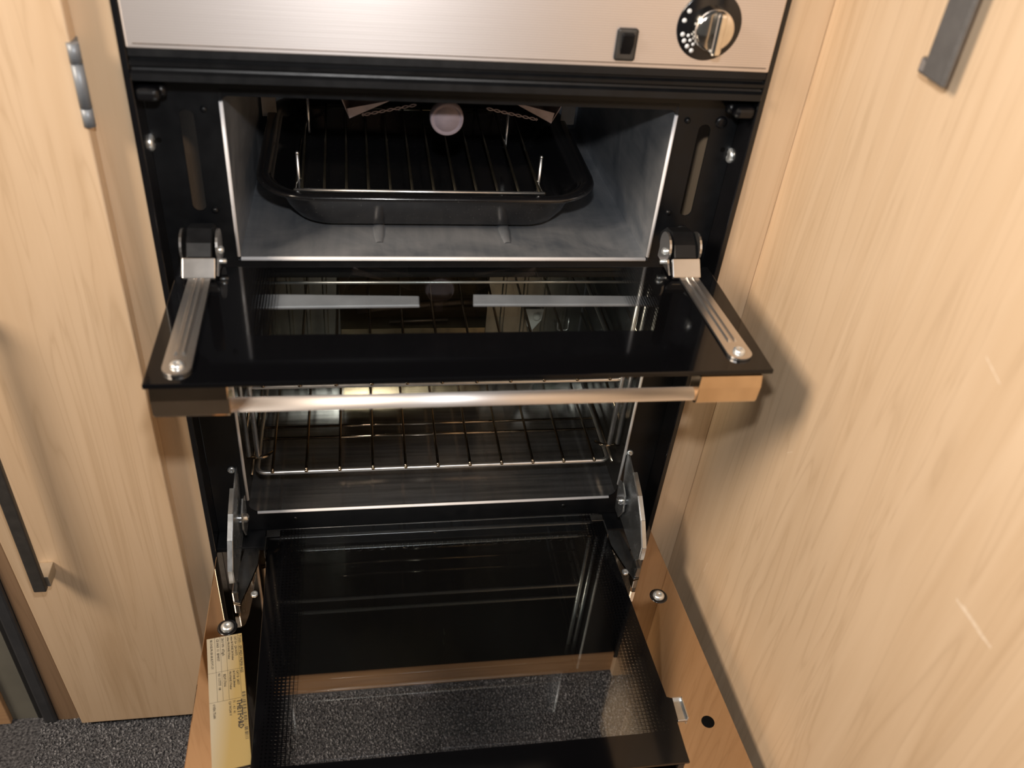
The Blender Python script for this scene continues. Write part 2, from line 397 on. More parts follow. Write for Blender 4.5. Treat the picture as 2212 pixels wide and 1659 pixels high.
# ------------------------------------------------------------------ left cupboard
lc = thing('cupboard', 'light wood cupboard left of the cooker with upright bar handle and hinge', 'cupboard', (-0.345, 0.1, 0.0))
bm = new_bm(); box(bm, -0.268, -0.2405, 0.0, 0.018, 0.0, 1.05, 0.0006); finish('stile', bm, M['wood'], lc)
bm = new_bm(); box(bm, -0.2575, -0.2405, 0.0185, 0.37, 0.0, 1.05); finish('side_panel', bm, M['wood_plinth'], lc)
bm = new_bm(); box(bm, -0.4522, -0.4185, 0.0, 0.018, 0.0, 1.05, 0.0006); s_ = finish('stile', bm, M['wood_shaded'], lc)
bm = new_bm(); box(bm, -0.4183, -0.2685, 0.004, 0.018, 0.0, 1.05); finish('carcass', bm, M['wood_plinth'], lc)
bm = new_bm()
q = lambda z: -0.4198 - 0.0330 * (z - 0.018)
hexa(bm, [(q(.0135), -0.0155, .0135), (-0.2665, -0.0155, .0135), (-0.2665, -0.0005, .0135), (q(.0135), -0.0005, .0135)],
     [(q(.98), -0.0155, .98), (-0.2665, -0.0155, .98), (-0.2665, -0.0005, .98), (q(.98), -0.0005, .98)], 0.0012)
door = finish('door', bm, M['wood'], lc)
# hinge: three knuckles on a pin
hz = [(0.7565, 0.7695), (0.7702, 0.8000), (0.8010, 0.8140)]
bm = new_bm()
for a, b in hz: tube(bm, [(-0.2652, -0.0160, a), (-0.2652, -0.0160, b)], 0.0041, 14)
tube(bm, [(-0.2652, -0.0160, .7568), (-0.2652, -0.0160, .8138)], 0.0028, 10)
box(bm, -0.2672, -0.2655, -0.0155, -0.001, .757, .8135)
h_ = finish('hinge', bm, M['hinge'], door); h_['label'] = 'grey steel butt hinge'
bm = new_bm(); box(bm, -0.4035, -0.3915, -0.0415, -0.0355, 0.2875, 0.62, 0.0012); hd = finish('handle', bm, M['gunmetal'], door); hd['label'] = 'dark gunmetal flat bar handle'
for z in (0.2885, 0.600):
    bm = new_bm(); box(bm, -0.4010, -0.3885, -0.0355, -0.0155, z, z + 0.014, 0.0008); finish('handle_post', bm, M['post'], door)

# ------------------------------------------------------------------ right cupboard side
rc = thing('tall_cupboard', 'tall light wood cupboard side at right with short grey grip handle', 'cupboard', (0.29, -0.5, 0.0))
bm = new_bm(); box(bm, 0.2757, 0.2937, -1.25, 0.018, 0.0, 1.35, 0.0005); finish('panel', bm, M['wood_right'], rc)
bm = new_bm(); box(bm, 0.2415, 0.2575, 0.0185, 0.37, 0.0, 1.05); finish('side_panel', bm, M['wood'], rc)
bm = new_bm(); box(bm, 0.2622, 0.2664, -0.1770, -0.1525, 0.8592, 1.02, 0.0016); gh = finish('handle', bm, M['greygrip'], rc); gh['label'] = 'flat grey grip handle'
for z in (0.8640, 1.005):
    bm = new_bm(); box(bm, 0.2632, 0.2757, -0.1560, -0.1450, z - 0.0060, z + 0.0050, 0.0025, 3); finish('handle_post', bm, M['steel'], rc)

# ------------------------------------------------------------------ cooker
ck = thing('cooker', 'black built-in grill and oven cooker with both glass doors open', 'cooker', (0, 0.17, 0.05))
FY = 0.030
slot = lambda sx: rrect2(sx - 0.0054, sx + 0.0054, 0.6675, 0.7525, 0.0053)
GT = 0.764
bm = plate_holes(rrect2(-0.2365, 0.2365, 0.286, 0.806, 0.001),
                 [rrect2(-0.1812, 0.1812, 0.6222, GT, 0.006), rrect2(-0.2025, 0.2025, 0.3125, 0.604, 0.012), slot(-0.2078), slot(0.2088)], 0.0016)
bm.transform(Matrix(((1, 0, 0, 0), (0, 0, -1, FY + .0008), (0, 1, 0, 0), (0, 0, 0, 1))))
fascia = finish('fascia', bm, M['black'], ck)
for s in (-1, 1):
    bm = new_bm(); x0, x1 = sorted((s * 0.2368, s * 0.2402))
    box(bm, x0, x1, -0.0015, FY + 0.004, 0.046, 0.872, 0.0006); box(bm, min(s * .2350, s * .2402), max(s * .2350, s * .2402), -0.0030, -0.0005, 0.046, 0.872, 0.0008)
    finish('side_flange', bm, M['blackgloss'], ck)
# grill compartment liner (open box, slightly tapered to the rear)
def liner_box(bm, xf, xr, yf, yr, z0, z1, t):
    def wall(q): bm.faces.new([bm.verts.new(p) for p in q])
    for d, fl_ in ((0, 1), (t, -1)):
        X, R, B, T, YR = xf + d, xr + d, z0 - d, z1 + d, yr + d
        wall([(-X, yf, B), (X, yf, B), (R, YR, B), (-R, YR, B)])
        wall([(-X, yf, T), (X, yf, T), (R, YR, T), (-R, YR, T)])
        wall([(-X, yf, B), (-R, YR, B), (-R, YR, T), (-X, yf, T)])
        wall([(X, yf, B), (R, YR, B), (R, YR, T), (X, yf, T)])
        wall([(-R, YR, B), (R, YR, B), (R, YR, T), (-R, YR, T)])
bm = new_bm(); liner_box(bm, 0.1808, 0.1765, FY - 0.0005, 0.336, 0.6232, GT + 0.004, 0.0012)
gl = finish('grill_liner', bm, M['liner'], ck, False)
bm = new_bm(); tube(bm, [(-0.1795, FY - 0.001, 0.6236), (0.1795, FY - 0.001, 0.6236)], 0.0019, 10); finish('rolled_edge', bm, M['lip'], gl)
for s in (-1, 1):
    bm = new_bm(); tube(bm, [(s * 0.1812, FY - 0.001, 0.6262), (s * 0.1812, FY - 0.001, GT - 0.004)], 0.0016, 10); finish('rolled_edge', bm, M['lip'], gl)
for x in (-0.062, 0.0553):
    bm = new_bm(); n = 10
    rings = []
    for i in range(9):
        t = i / 8; w = 0.0055 * math.sin(math.pi * min(1, .12 + t * .9)) ** .6; hgt = 0.0032 * math.sin(math.pi * min(1, .06 + t * .94)) ** .5
        rings.append([bm.verts.new((x + w * math.cos(math.pi * k / n), 0.058 + 0.09 * t, 0.6231 + hgt * math.sin(math.pi * k / n))) for k in range(n + 1)])
    for a, b in zip(rings, rings[1:]):
        for k in range(n): bm.faces.new((a[k], a[k + 1], b[k + 1], b[k])).smooth = True
    finish('pressed_rib', bm, M['liner'], gl)
# pale support brackets at the back of the grill
for xa, xb in ((-0.1745, -0.160), (0.1355, 0.1505)):
    bm = new_bm(); box(bm, xa, xb, 0.245, 0.2462, 0.664, 0.76, 0.0003); box(bm, xa, xb, 0.2462, 0.30, 0.755, 0.7565); finish('support_bracket', bm, M['grillside'], gl)
# grill burner on the grill ceiling
gb = new_bm(); box(gb, -0.075, 0.082, 0.10, 0.25, 0.752, 0.7655, 0.003); gb = finish('grill_burner', gb, M['burner'], ck)
bm = new_bm()   # gauze strip along its front and underside, as crossed wires
for i in range(34): tube(bm, [(-0.050 + i * 0.0032, 0.1, 0.744 + .004 * abs(math.sin(i * .09))), (-0.050 + i * 0.0032, 0.15, 0.747)], 0.0006, 5)
for j in range(10): tube(bm, [(-0.05, 0.1 + j * 0.005, 0.7455), (0.058, 0.1 + j * 0.005, 0.7455)], 0.0006, 5)
finish('gauze', bm, M['mesh'], gb)
def bent_sheet(bm, prof, y0, y1, t=0.0008):
    n = len(prof); nor = []
    for i in range(n):
        a = Vector((*prof[max(i - 1, 0)], 0)); b = Vector((*prof[min(i + 1, n - 1)], 0)); d = (b - a).normalized(); nor.append((-d.y, d.x))
    up = [(p[0] + q[0] * t, p[1] + q[1] * t) for p, q in zip(prof, nor)]
    ring = prof + up[::-1]; m_ = len(ring)
    A = [bm.verts.new((x, y0, z)) for x, z in ring]; B = [bm.verts.new((x, y1, z)) for x, z in ring]
    for i in range(m_): bm.faces.new((A[i], A[(i + 1) % m_], B[(i + 1) % m_], B[i]))
    for i in range(n - 1):
        j = m_ - 1 - i
        bm.faces.new((A[i], A[j], A[j - 1], A[i + 1])); bm.faces.new((B[i], B[i + 1], B[j - 1], B[j]))
bm = new_bm(); bent_sheet(bm, [(-0.1025, 0.757), (-0.0862, 0.7148), (-0.030, 0.742)], 0.118, 0.23); prism(bm, [(-0.0880, 0.7236), (-0.0862, 0.7148), (-0.0500, 0.7320)], 'y', 0.1172, 0.1180); finish('deflector', bm, M['baffle'], gb)
bm = new_bm(); bent_sheet(bm, [(0.1165, 0.758), (0.0965, 0.7158), (0.040, 0.744)], 0.118, 0.23); prism(bm, [(0.0985, 0.7250), (0.0965, 0.7158), (0.0600, 0.7340)], 'y', 0.1172, 0.1180); finish('deflector', bm, M['baffle'], gb)
def wavy(x0, z0, x1, z1):
    bm = new_bm()
    for ph in (0, math.pi):
        pts = []
        for i in range(41):
            t = i / 40; pts.append((x0 + (x1 - x0) * t, 0.121, z0 + (z1 - z0) * t + 0.0011 * math.sin(t * 22 + ph)))
        tube(bm, pts, 0.00055, 6)
    tube(bm, [(x0, 0.121, z0 + .0012), (x0 - (0.0012 if x1 > x0 else -0.0012), .121, z0), (x0, .121, z0 - .0012)], 0.0006, 6)
    return bm
finish('wavy_strip', wavy(-0.0738, 0.7170, -0.027, 0.7275), M['baffle'], gb)
finish('wavy_strip', wavy(0.0828, 0.7172, 0.036, 0.7262), M['baffle'], gb)
bm = new_bm(); lathe(bm, (-0.0022, 0.094, 0.7262), (0, -1, 0), [(0, 0.004), (0.0098, 0.004), (0.0108, 0.0022), (0.0122, 0.0022), (0.0130, 0.004), (0.0143, 0.003), (0.0148, 0.0), (0.0148, -0.006), (0, -0.006)], 36)
box(bm, -0.006, 0.002, 0.098, 0.104, 0.736, 0.756); cap = finish('round_cap', bm, M['disc'], gb); cap['label'] = 'round pinkish grey cap hanging from the grill burner'
# screws, bolts, bumpers on the fascia
def screw(name, x, z, r, parent, mat, y=FY, h=0.0022, slot_=True, ax=(0, -1, 0)):
    bm = new_bm(); lathe(bm, (x, y, z), ax, [(r, -0.0006), (r, h * .35), (r * .8, h * .8), (r * .35, h), (0, h)], 16)
    return finish(name, bm, mat, parent)
for x, z in ((-0.1944, 0.7535), (-0.1957, 0.6688), (0.1921, 0.7556), (0.1923, 0.6713)):
    screw('rivet', x, z, 0.0026, fascia, M['black'], h=0.0026)
for x, z in ((-0.2108, 0.6487), (0.2083, 0.652)):
    bm = new_bm(); lathe(bm, (x, FY, z), (0, -1, 0), [(0.0062, -.0004), (0.0062, 0.0012), (0.0042, 0.0012), (0.0042, 0.0058), (0.0036, 0.0066), (0, 0.0066)], 6 * 3)
    finish('hex_bolt', bm, M['black'], fascia)
for x, z in ((-0.2308, 0.7279), (0.2292, 0.7308)):
    bm = new_bm(); lathe(bm, (x, FY, z), (0, -1, 0), [(0.0022, 0.0002), (0, 0.0002)], 14); finish('pilot_hole', bm, M['hole'], fascia)
bm = new_bm(); lathe(bm, (0.222, FY, 0.7548), (0, -1, 0), [(0.0052, 0), (0.0050, 0.0012), (0.0030, 0.0020), (0, 0.0022)], 18); finish('blanking_plug', bm, M['rubber'], fascia)
for s in (-1, 1):
    bm = new_bm(); lathe(bm, (s * 0.2368, 0.0288, 0.7262), (-s, 0, 0), [(0.0066, 0), (0.0066, 0.001), (0.0054, 0.0024), (0.0022, 0.0031), (0.0016, 0.0024), (0, 0.0024)], 24)
    b_ = finish('screw', bm, M['screw'], ck); b_['label'] = 'bright cross-head screw in the side flange'
    bm = new_bm(); xa, xb = sorted((s * 0.2185, s * 0.2360)); box(bm, xa, xb, -0.002, 0.0295, 0.769, 0.7795, 0.004, 3)
    lathe(bm, (s * 0.2195, 0.012, 0.7742), (-s, 0, 0), [(0.0052, -0.002), (0.0052, 0.0015), (0.0040, 0.0035), (0, 0.0042)], 18); finish('rubber_bumper', bm, M['rubber'], ck)
# control panel with switch and knob
bm = new_bm(); box(bm, -0.2345, 0.2355, -0.0045, 0.028, 0.8082, 0.8735, 0.0012); cp = finish('control_panel', bm, M['panelsteel'], ck); cp['label'] = 'brushed steel control panel'
bm = new_bm(); box(bm, -0.2300, 0.2325, -0.00475, -0.0044, 0.8113, 0.8119); finish('crease', bm, M['burner'], cp)
bm = new_bm(); box(bm, 0.1102, 0.1262, -0.0062, -0.0040, 0.8135, 0.8370, 0.0020, 3); sw = finish('switch', bm, M['gunmetal'], cp)
bm = new_bm(); prism(bm, [(-0.0062, 0.8185), (-0.0062, 0.8340), (-0.0120, 0.8335), (-0.0092, 0.8262)], 'x', 0.1138, 0.1228, 0.0006); finish('rocker', bm, M['blackgloss'], cp)
KX, KZ = 0.1795, 0.8408
bm = new_bm(); lathe(bm, (KX, -0.0044, KZ), (0, -1, 0), [(0.0248, -.0004), (0.0248, 0.0006), (0.0240, 0.0010), (0, 0.0010)], 48); kb = finish('knob_dial', bm, M['blackgloss'], cp)
bm = new_bm()
for i, a in enumerate((198, 212, 226, 240, 150, 170)):
    ca = math.radians(a); lathe(bm, (KX + 0.0205 * math.cos(ca), -0.0054, KZ + 0.0205 * math.sin(ca)), (0, -1, 0), [(0.0017, 0), (0.0017, 0.0003), (0, 0.0003)], 10)
for a in (205, 219, 233):
    ca = math.radians(a); lathe(bm, (KX + 0.0165 * math.cos(ca), -0.0054, KZ + 0.0165 * math.sin(ca)), (0, -1, 0), [(0.0012, 0), (0.0012, 0.0003), (0, 0.0003)], 10)
finish('dial_marks', bm, M['symbol'], cp)
bm = new_bm(); lathe(bm, (KX + .0005, -0.0052, KZ), (0, -1, 0), [(0.0152, 0), (0.0150, 0.010), (0.0142, 0.0125), (0.0128, 0.0135), (0, 0.0135)], 40)
box(bm, KX - 0.0030, KX + 0.0040, -0.0285, -0.018, KZ - 0.0150, KZ + 0.0150, 0.0022, 3); kn = finish('knob', bm, M['knobsteel'], cp)
# ribbed black rail below the panel
bm = new_bm(); prism(bm, [(0.028, 0.8080), (-0.0040, 0.8080), (-0.0046, 0.8030), (-0.0012, 0.8014), (-0.0012, 0.8000), (-0.0052, 0.7992), (-0.0050, 0.7966), (-0.0016, 0.7944), (-0.0022, 0.7928), (-0.0066, 0.7916), (-0.0070, 0.7868), (-0.0050, 0.7860), (0.0285, 0.7865)], 'x', -0.2345, 0.2348, 0.0008)
finish('top_rail', bm, M['black'], ck)
bm = new_bm(); box(bm, -0.236, 0.236, -0.004, 0.36, 0.8738, 0.888, 0.004); finish('hob_edge', bm, M['blackgloss'], ck)
# oven compartment
bm = new_bm()
def quad(bm, a, b, c, d): bm.faces.new([bm.verts.new(p) for p in (a, b, c, d)])
OX, OZ, OT, OY = 0.2020, 0.3132, 0.606, 0.282
bm = new_bm(); box(bm, -OX - .0012, OX + .0012, FY + .001, OY, OZ - 0.0014, OZ); of = finish('oven_floor', bm, M['ovenfloor'], ck)
for s in (-1, 1):
    bm = new_bm(); xa, xb = sorted((s * (OX + .0013), s * (OX + .0026))); box(bm, xa, xb, FY + .001, OY, OZ, OT); finish('oven_side', bm, M['ovenside'], ck)
bm = new_bm(); box(bm, -OX, OX, FY + .001, OY, OT, OT + 0.0014); finish('oven_roof', bm, M['ovenwall'], ck)
for xa, xb in ((-OX, -0.1060), (0.0780, OX)):
    bm = new_bm(); box(bm, xa, xb, OY - 0.004, OY, OZ, OT)
    for k in range(4):
        x = xa + (xb - xa) * (0.16 + 0.22 * k); prism(bm, [(x - .003, OY - .004), (x + .003, OY - .004), (x + .0015, OY - .0062), (x - .0015, OY - .0062)], 'z', OZ, OT)
    finish('oven_back', bm, M['ovenwall'], ck)
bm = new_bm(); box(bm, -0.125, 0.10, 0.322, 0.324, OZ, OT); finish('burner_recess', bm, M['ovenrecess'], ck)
bm = new_bm(); box(bm, -0.1055, 0.0775, 0.2785, 0.2800, OZ, 0.3770, 0.0004); finish('burner_guard', bm, M['guard'], ck)
bm = new_bm(); tube(bm, [(-0.085, 0.292, 0.396), (-0.05, 0.292, 0.4015), (0.045, 0.292, 0.4085), (0.068, 0.292, 0.4085)], 0.0042, 12); ob = finish('oven_burner', bm, M['burner'], ck)
bm = new_bm(); tube(bm, [(-0.045, 0.288, 0.3815), (0.03, 0.288, 0.3840)], 0.0016, 8); finish('burner_tube', bm, M['burner'], ck)
bm = new_bm(); tube(bm, round_path([(0.170, 0.268, 0.398), (0.170, 0.265, 0.381), (0.184, 0.265, 0.381), (0.184, 0.268, 0.398)], .004), 0.001, 8); finish('wire_loop', bm, M['chrome'], ck)
bm = new_bm(); prism(bm, [(0.126, 0.412), (0.150, 0.412), (0.148, 0.395), (0.138, 0.380), (0.130, 0.386)], 'y', 0.268, 0.2695, 0.0003); tube(bm, round_path([(0.136, 0.2675, 0.384), (0.137, 0.262, 0.372), (0.146, 0.262, 0.330), (0.150, 0.262, 0.3165)], .006), 0.0011, 8); lathe(bm, (0.141, 0.268, 0.402), (0, -1, 0), [(0.005, 0), (0.005, .004), (0.003, .006), (0, .006)], 16)
sn = finish('glint_bracket', bm, M['white'], ck); sn['label'] = 'small steel bracket on the oven back, its flash glint painted white'
bm = new_bm(); tube(bm, [(-0.1935, FY - 0.0008, OZ), (0.1935, FY - 0.0008, OZ)], 0.0017, 10); finish('rolled_edge', bm, M['lip'], of)
for s in (-1, 1):
    bm = new_bm(); tube(bm, [(s * (OX - .0002), FY - 0.0008, 0.333), (s * OX, FY - 0.0008, OT - 0.01)], 0.0016, 10); e_ = finish('rolled_edge', bm, M['lip'], of)
    for x in (s * 0.1985, s * 0.1895):
        bm = new_bm(); tube(bm, [(x, 0.050, 0.3765), (x, 0.050, 0.590)], 0.0026, 12); finish('shelf_support_post', bm, M['chrome'], ck)
    bm = new_bm(); x = s * 0.1990
    for z in (0.405, 0.4610, 0.520):
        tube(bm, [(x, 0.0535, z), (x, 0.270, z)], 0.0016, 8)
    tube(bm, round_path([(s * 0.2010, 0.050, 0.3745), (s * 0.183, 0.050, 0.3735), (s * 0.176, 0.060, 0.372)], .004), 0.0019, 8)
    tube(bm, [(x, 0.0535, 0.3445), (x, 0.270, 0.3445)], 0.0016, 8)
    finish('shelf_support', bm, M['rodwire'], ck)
bm = new_bm(); tube(bm, [(-0.190, FY - 0.0008, 0.5992), (0.190, FY - 0.0008, 0.5992)], 0.0013, 10); finish('rolled_edge', bm, M['alum'], of)
for x, z in ((-0.2139, 0.376), (0.2073, 0.3798)):
    bm = new_bm(); lathe(bm, (x, FY, z), (0, -1, 0), [(0.0040, 0), (0.0040, 0.0012), (0.0028, 0.002), (0.0016, 0.002), (0.0012, 0.001), (0, 0.001)], 18); finish('rivet', bm, M['screw'], fascia)
for x, z in ((-0.155, 0.301), (0.142, 0.302)):
    bm = new_bm(); lathe(bm, (x, FY, z), (0, -1, 0), [(0.0022, 0), (0.0018, 0.0012), (0, 0.0015)], 12); finish('rivet', bm, M['black'], fascia)
# lower front panel with a row of louvres
bm = new_bm(); box(bm, -0.2364, 0.2364, 0.0062, 0.0095, 0.046, 0.2835, 0.0008); box(bm, -0.2364, 0.2364, 0.0064, 0.034, 0.2815, 0.2840, 0.0004); lp = finish('lower_panel', bm, M['black'], ck)
for i in range(24):
    x = -0.150 + i * 0.0125
    bm = new_bm(); tube(bm, round_path([(x - .0032, 0.0058, 0.279), (x - .0032, 0.0052, 0.271), (x + .0032, 0.0052, 0.271), (x + .0032, 0.0058, 0.279)], .0035, 4), 0.0006, 6)
    finish('louvre', bm, M['black'], lp)

# grill door: dark glass panel lying open, with stays and handle
bm = new_bm(); hexa(bm, [(-0.2248, -0.1640, 0.635), (0.2260, -0.1615, 0.635), (0.2236, -0.0105, 0.635), (-0.2232, -0.0105, 0.635)],
                   [(-0.2248, -0.1640, 0.639), (0.2260, -0.1615, 0.639), (0.2236, -0.0105, 0.639), (-0.2232, -0.0105, 0.639)], 0.0007)
gd = finish('grill_door', bm, M['grillglass'], ck); gd['label'] = 'dark glass flap door of the grill, lying open'
for s, xa, xb, ya, yb in ((-1, -0.2040, -0.2043, -0.028, -0.1475), (1, 0.1985, 0.2050, -0.026, -0.1415)):
    d = Vector((xb - xa, yb - ya, 0)); L = d.length; d.normalize(); nrm = Vector((-d.y, d.x, 0))
    o0 = Vector((xa, ya, 0))
    def sp(a, w, z): return o0 + d * a + nrm * w + Vector((0, 0, z))
    bm = new_bm(); hw = 0.0098
    outline = [(0, -hw * .85), (0, hw * .85)] + [(L + hw * .9 * math.cos(t), hw * math.sin(t)) for t in [math.pi / 2 - math.pi * k / 12 for k in range(13)]]
    A = [bm.verts.new(sp(a, w, 0.6394)) for a, w in outline]; B = [bm.verts.new(sp(a, w, 0.6413)) for a, w in outline]; n = len(outline)
    bm.faces.new(A); bm.faces.new(B[::-1])
    for i in range(n): bm.faces.new((A[i], B[i], B[(i + 1) % n], A[(i + 1) % n]))
    for w0, w1 in ((-0.0040, -0.0012), (0.0012, 0.0040)):   # pressed stiffening beads
        q0 = [(0.001, w0), (0.001, w1), (L - 0.013, w1), (L - 0.013, w0)]; wm = (w0 + w1) / 2
        a_ = [bm.verts.new(sp(a, w, 0.6412)) for a, w in q0]; b_ = [bm.verts.new(sp(a + (0.0 if a < .01 else -.003), wm + (w - wm) * .35, 0.6428)) for a, w in q0]
        bm.faces.new(b_)
        for i in range(4): bm.faces.new((a_[i], a_[(i + 1) % 4], b_[(i + 1) % 4], b_[i]))
    finish('door_stay', bm, M['steel'], gd)
    bm = new_bm(); lathe(bm, sp(L - 0.001, 0, 0.6412), (0, 0, 1), [(0.0047, 0), (0.0046, 0.0016), (0.0036, 0.0026), (0.0012, 0.0031), (0.0009, 0.0024), (0, 0.0024)], 20); finish('screw', bm, M['screw'], gd)
    bxc = -0.2040 if s < 0 else 0.1962
    bm = new_bm()
    hexa(bm, [(bxc - .0125, -0.0345, 0.6425), (bxc + .0125, -0.0345, 0.6425), (bxc + .0125, -0.0325, 0.6395), (bxc - .0125, -0.0325, 0.6395)],
         [(bxc - .0125, -0.0235, 0.6548), (bxc + .0125, -0.0235, 0.6548), (bxc + .0125, -0.0215, 0.6530), (bxc - .0125, -0.0215, 0.6530)], 0.0008)
    finish('hinge_plate', bm, M['steel'], gd)
    bm = new_bm(); prism(bm, [(-0.0218, 0.6545), (-0.0150, 0.6630), (-0.002, 0.6690), (0.012, 0.6660), (0.024, 0.655), (0.024, 0.645), (-0.0170, 0.645)], 'x', bxc - 0.0098, bxc + 0.0098, 0.0008)
    finish('hinge_block', bm, M['black'], gd)
    for e in (-1, 1):
        bm = new_bm()
        pr = [(-0.006 + 0.0135 * math.cos(t), 0.6565 + 0.0128 * math.sin(t)) for t in [math.radians(-30 + 240 * k / 14) for k in range(15)]] + [(-0.0285, 0.6410), (0.006, 0.6410)]
        x = bxc + e * 0.0136; prism(bm, pr, 'x', x - 0.0009, x + 0.0009); finish('hinge_cheek', bm, M['steel'], gd)
    bm = new_bm(); e = -s; x = bxc + e * 0.0146
    lathe(bm, (x, -0.009, 0.6535), (e, 0, 0), [(0.0034, -.0005), (0.0034, 0.0016), (0.002, 0.0028), (0, 0.003)], 14)
    finish('hinge_pin', bm, M['screw'], gd)
    bm = new_bm(); lathe(bm, (x, -0.0145, 0.6465), (e, 0, 0), [(0.0021, -.0005), (0.0021, 0.0045), (0, 0.0052)], 12); finish('hinge_pin', bm, M['screw'], gd)
for pts in ([(-0.1710, -0.0445), (-0.0333, -0.0490), (-0.0338, -0.0628), (-0.1710, -0.0640)], [(0.0110, -0.0470), (0.1750, -0.0515), (0.1720, -0.0640), (0.0093, -0.0622)]):
    bm = new_bm(); prism(bm, pts, 'z', 0.6322, 0.6348, 0.0006); g_ = finish('seal_strip', bm, M['greystrip'], gd); g_['label'] = 'pale grey strip under the door glass'
HY, HZ = -0.1560, 0.6136
bm = new_bm(); tube(bm, [(-0.1705, HY, HZ), (0.1690, HY, HZ)], 0.0053, 24); hb_ = finish('handle', bm, M['bar'], gd); hb_['label'] = 'satin steel tube handle'
for xa, xb in ((-0.2215, -0.1700), (0.1685, 0.2180)):
    bm = new_bm(); prism(bm, [(-0.1630, 0.6100), (-0.1645, 0.6125), (-0.1645, 0.6250), (-0.1630, 0.6349), (-0.146, 0.6349), (-0.1480, 0.6120), (-0.1510, 0.6090), (-0.1600, 0.6082)], 'x', xa, xb, 0.0008)
    h2 = finish('handle_end', bm, M['capm'], gd)

# oven door: two panes of glass lying open on stays
OG = 0.2885
bm = new_bm()
ol = [(-0.2350, -0.0015, OG), (-0.2345, -0.20, OG), (-0.2340, -0.325, OG)]; orr = [(0.2405, -0.0015, OG), (0.2540, -0.25, OG), (0.2580, -0.325, OG)]
hexa(bm, [(-0.2350, -0.325, OG - .004), (0.2582, -0.325, OG - .004), (0.2400, -0.0015, OG - .004), (-0.2350, -0.0015, OG - .004)],
     [(-0.2350, -0.325, OG), (0.2582, -0.325, OG), (0.2400, -0.0015, OG), (-0.2350, -0.0015, OG)], 0.0008)
od = finish('oven_door', bm, M['outerglass'], ck); od['label'] = 'bronze mirrored glass oven door, lying open'
IG = 0.3000
bm = new_bm()
poly = [(-0.1788, -0.282), (0.196, -0.282), (0.1955, -0.2405), (0.1975, -0.2405), (0.1985, -0.2195), (0.1927, -0.2185), (0.1812, 0.0185), (-0.1822, 0.0160)]
prism(bm, poly, 'z', IG - 0.0035, IG, 0.0005)
ig = finish('inner_glass', bm, M['innerglass'], od); ig['label'] = 'clear inner pane with dotted black border'
for pts in ([(-0.1845, 0.012), (-0.1805, -0.282)], [(0.1835, 0.012), (0.1955, -0.282)]):
    bm = new_bm(); w = 0.0035 if pts[0][0] > 0 else -0.0035
    (xa, ya), (xb, yb) = pts
    hexa(bm, [(xa - w, ya, OG + .0002), (xa - 2.6 * w, ya, OG + .0002), (xb - 2.6 * w, yb, OG + .0002), (xb - w, yb, OG + .0002)],
         [(xa - w, ya, IG - .0037), (xa - 2.6 * w, ya, IG - .0037), (xb - 2.6 * w, yb, IG - .0037), (xb - w, yb, IG - .0037)]); finish('spacer', bm, M['black'], od)
for x, y in ((-0.2142, -0.0985), (0.2228, -0.0945)):
    bm = new_bm(); lathe(bm, (x, y, OG), (0, 0, 1), [(0.0095, 0), (0.0092, 0.0005), (0.0078, 0.0005), (0, 0.0005)], 24); finish('screw_cup', bm, M['blackgloss'], od)
    bm = new_bm(); lathe(bm, (x, y, OG + .0005), (0, 0, 1), [(0.0062, 0), (0.0062, 0.0012), (0.0046, 0.0030), (0.0016, 0.0036), (0.0011, 0.0026), (0, 0.0026)], 20); finish('screw', bm, M['screw'], od)
bm = new_bm(); lathe(bm, (0.2292, -0.2400, OG), (0, 0, 1), [(0.0062, 0.0001), (0.0058, 0.0005), (0, 0.0005)], 24); finish('fixing_hole', bm, M['hole'], od)
bm = new_bm(); box(bm, 0.2005, 0.2105, -0.2375, -0.2150, OG + 0.0002, OG + 0.0018, 0.0005); box(bm, 0.2090, 0.2105, -0.2375, -0.2150, OG + .0015, OG + 0.005, 0.0004); box(bm, 0.2005, 0.2105, -0.2165, -0.2150, OG + .0015, OG + 0.005, 0.0004)
finish('corner_clip', bm, M['zinc'], od)
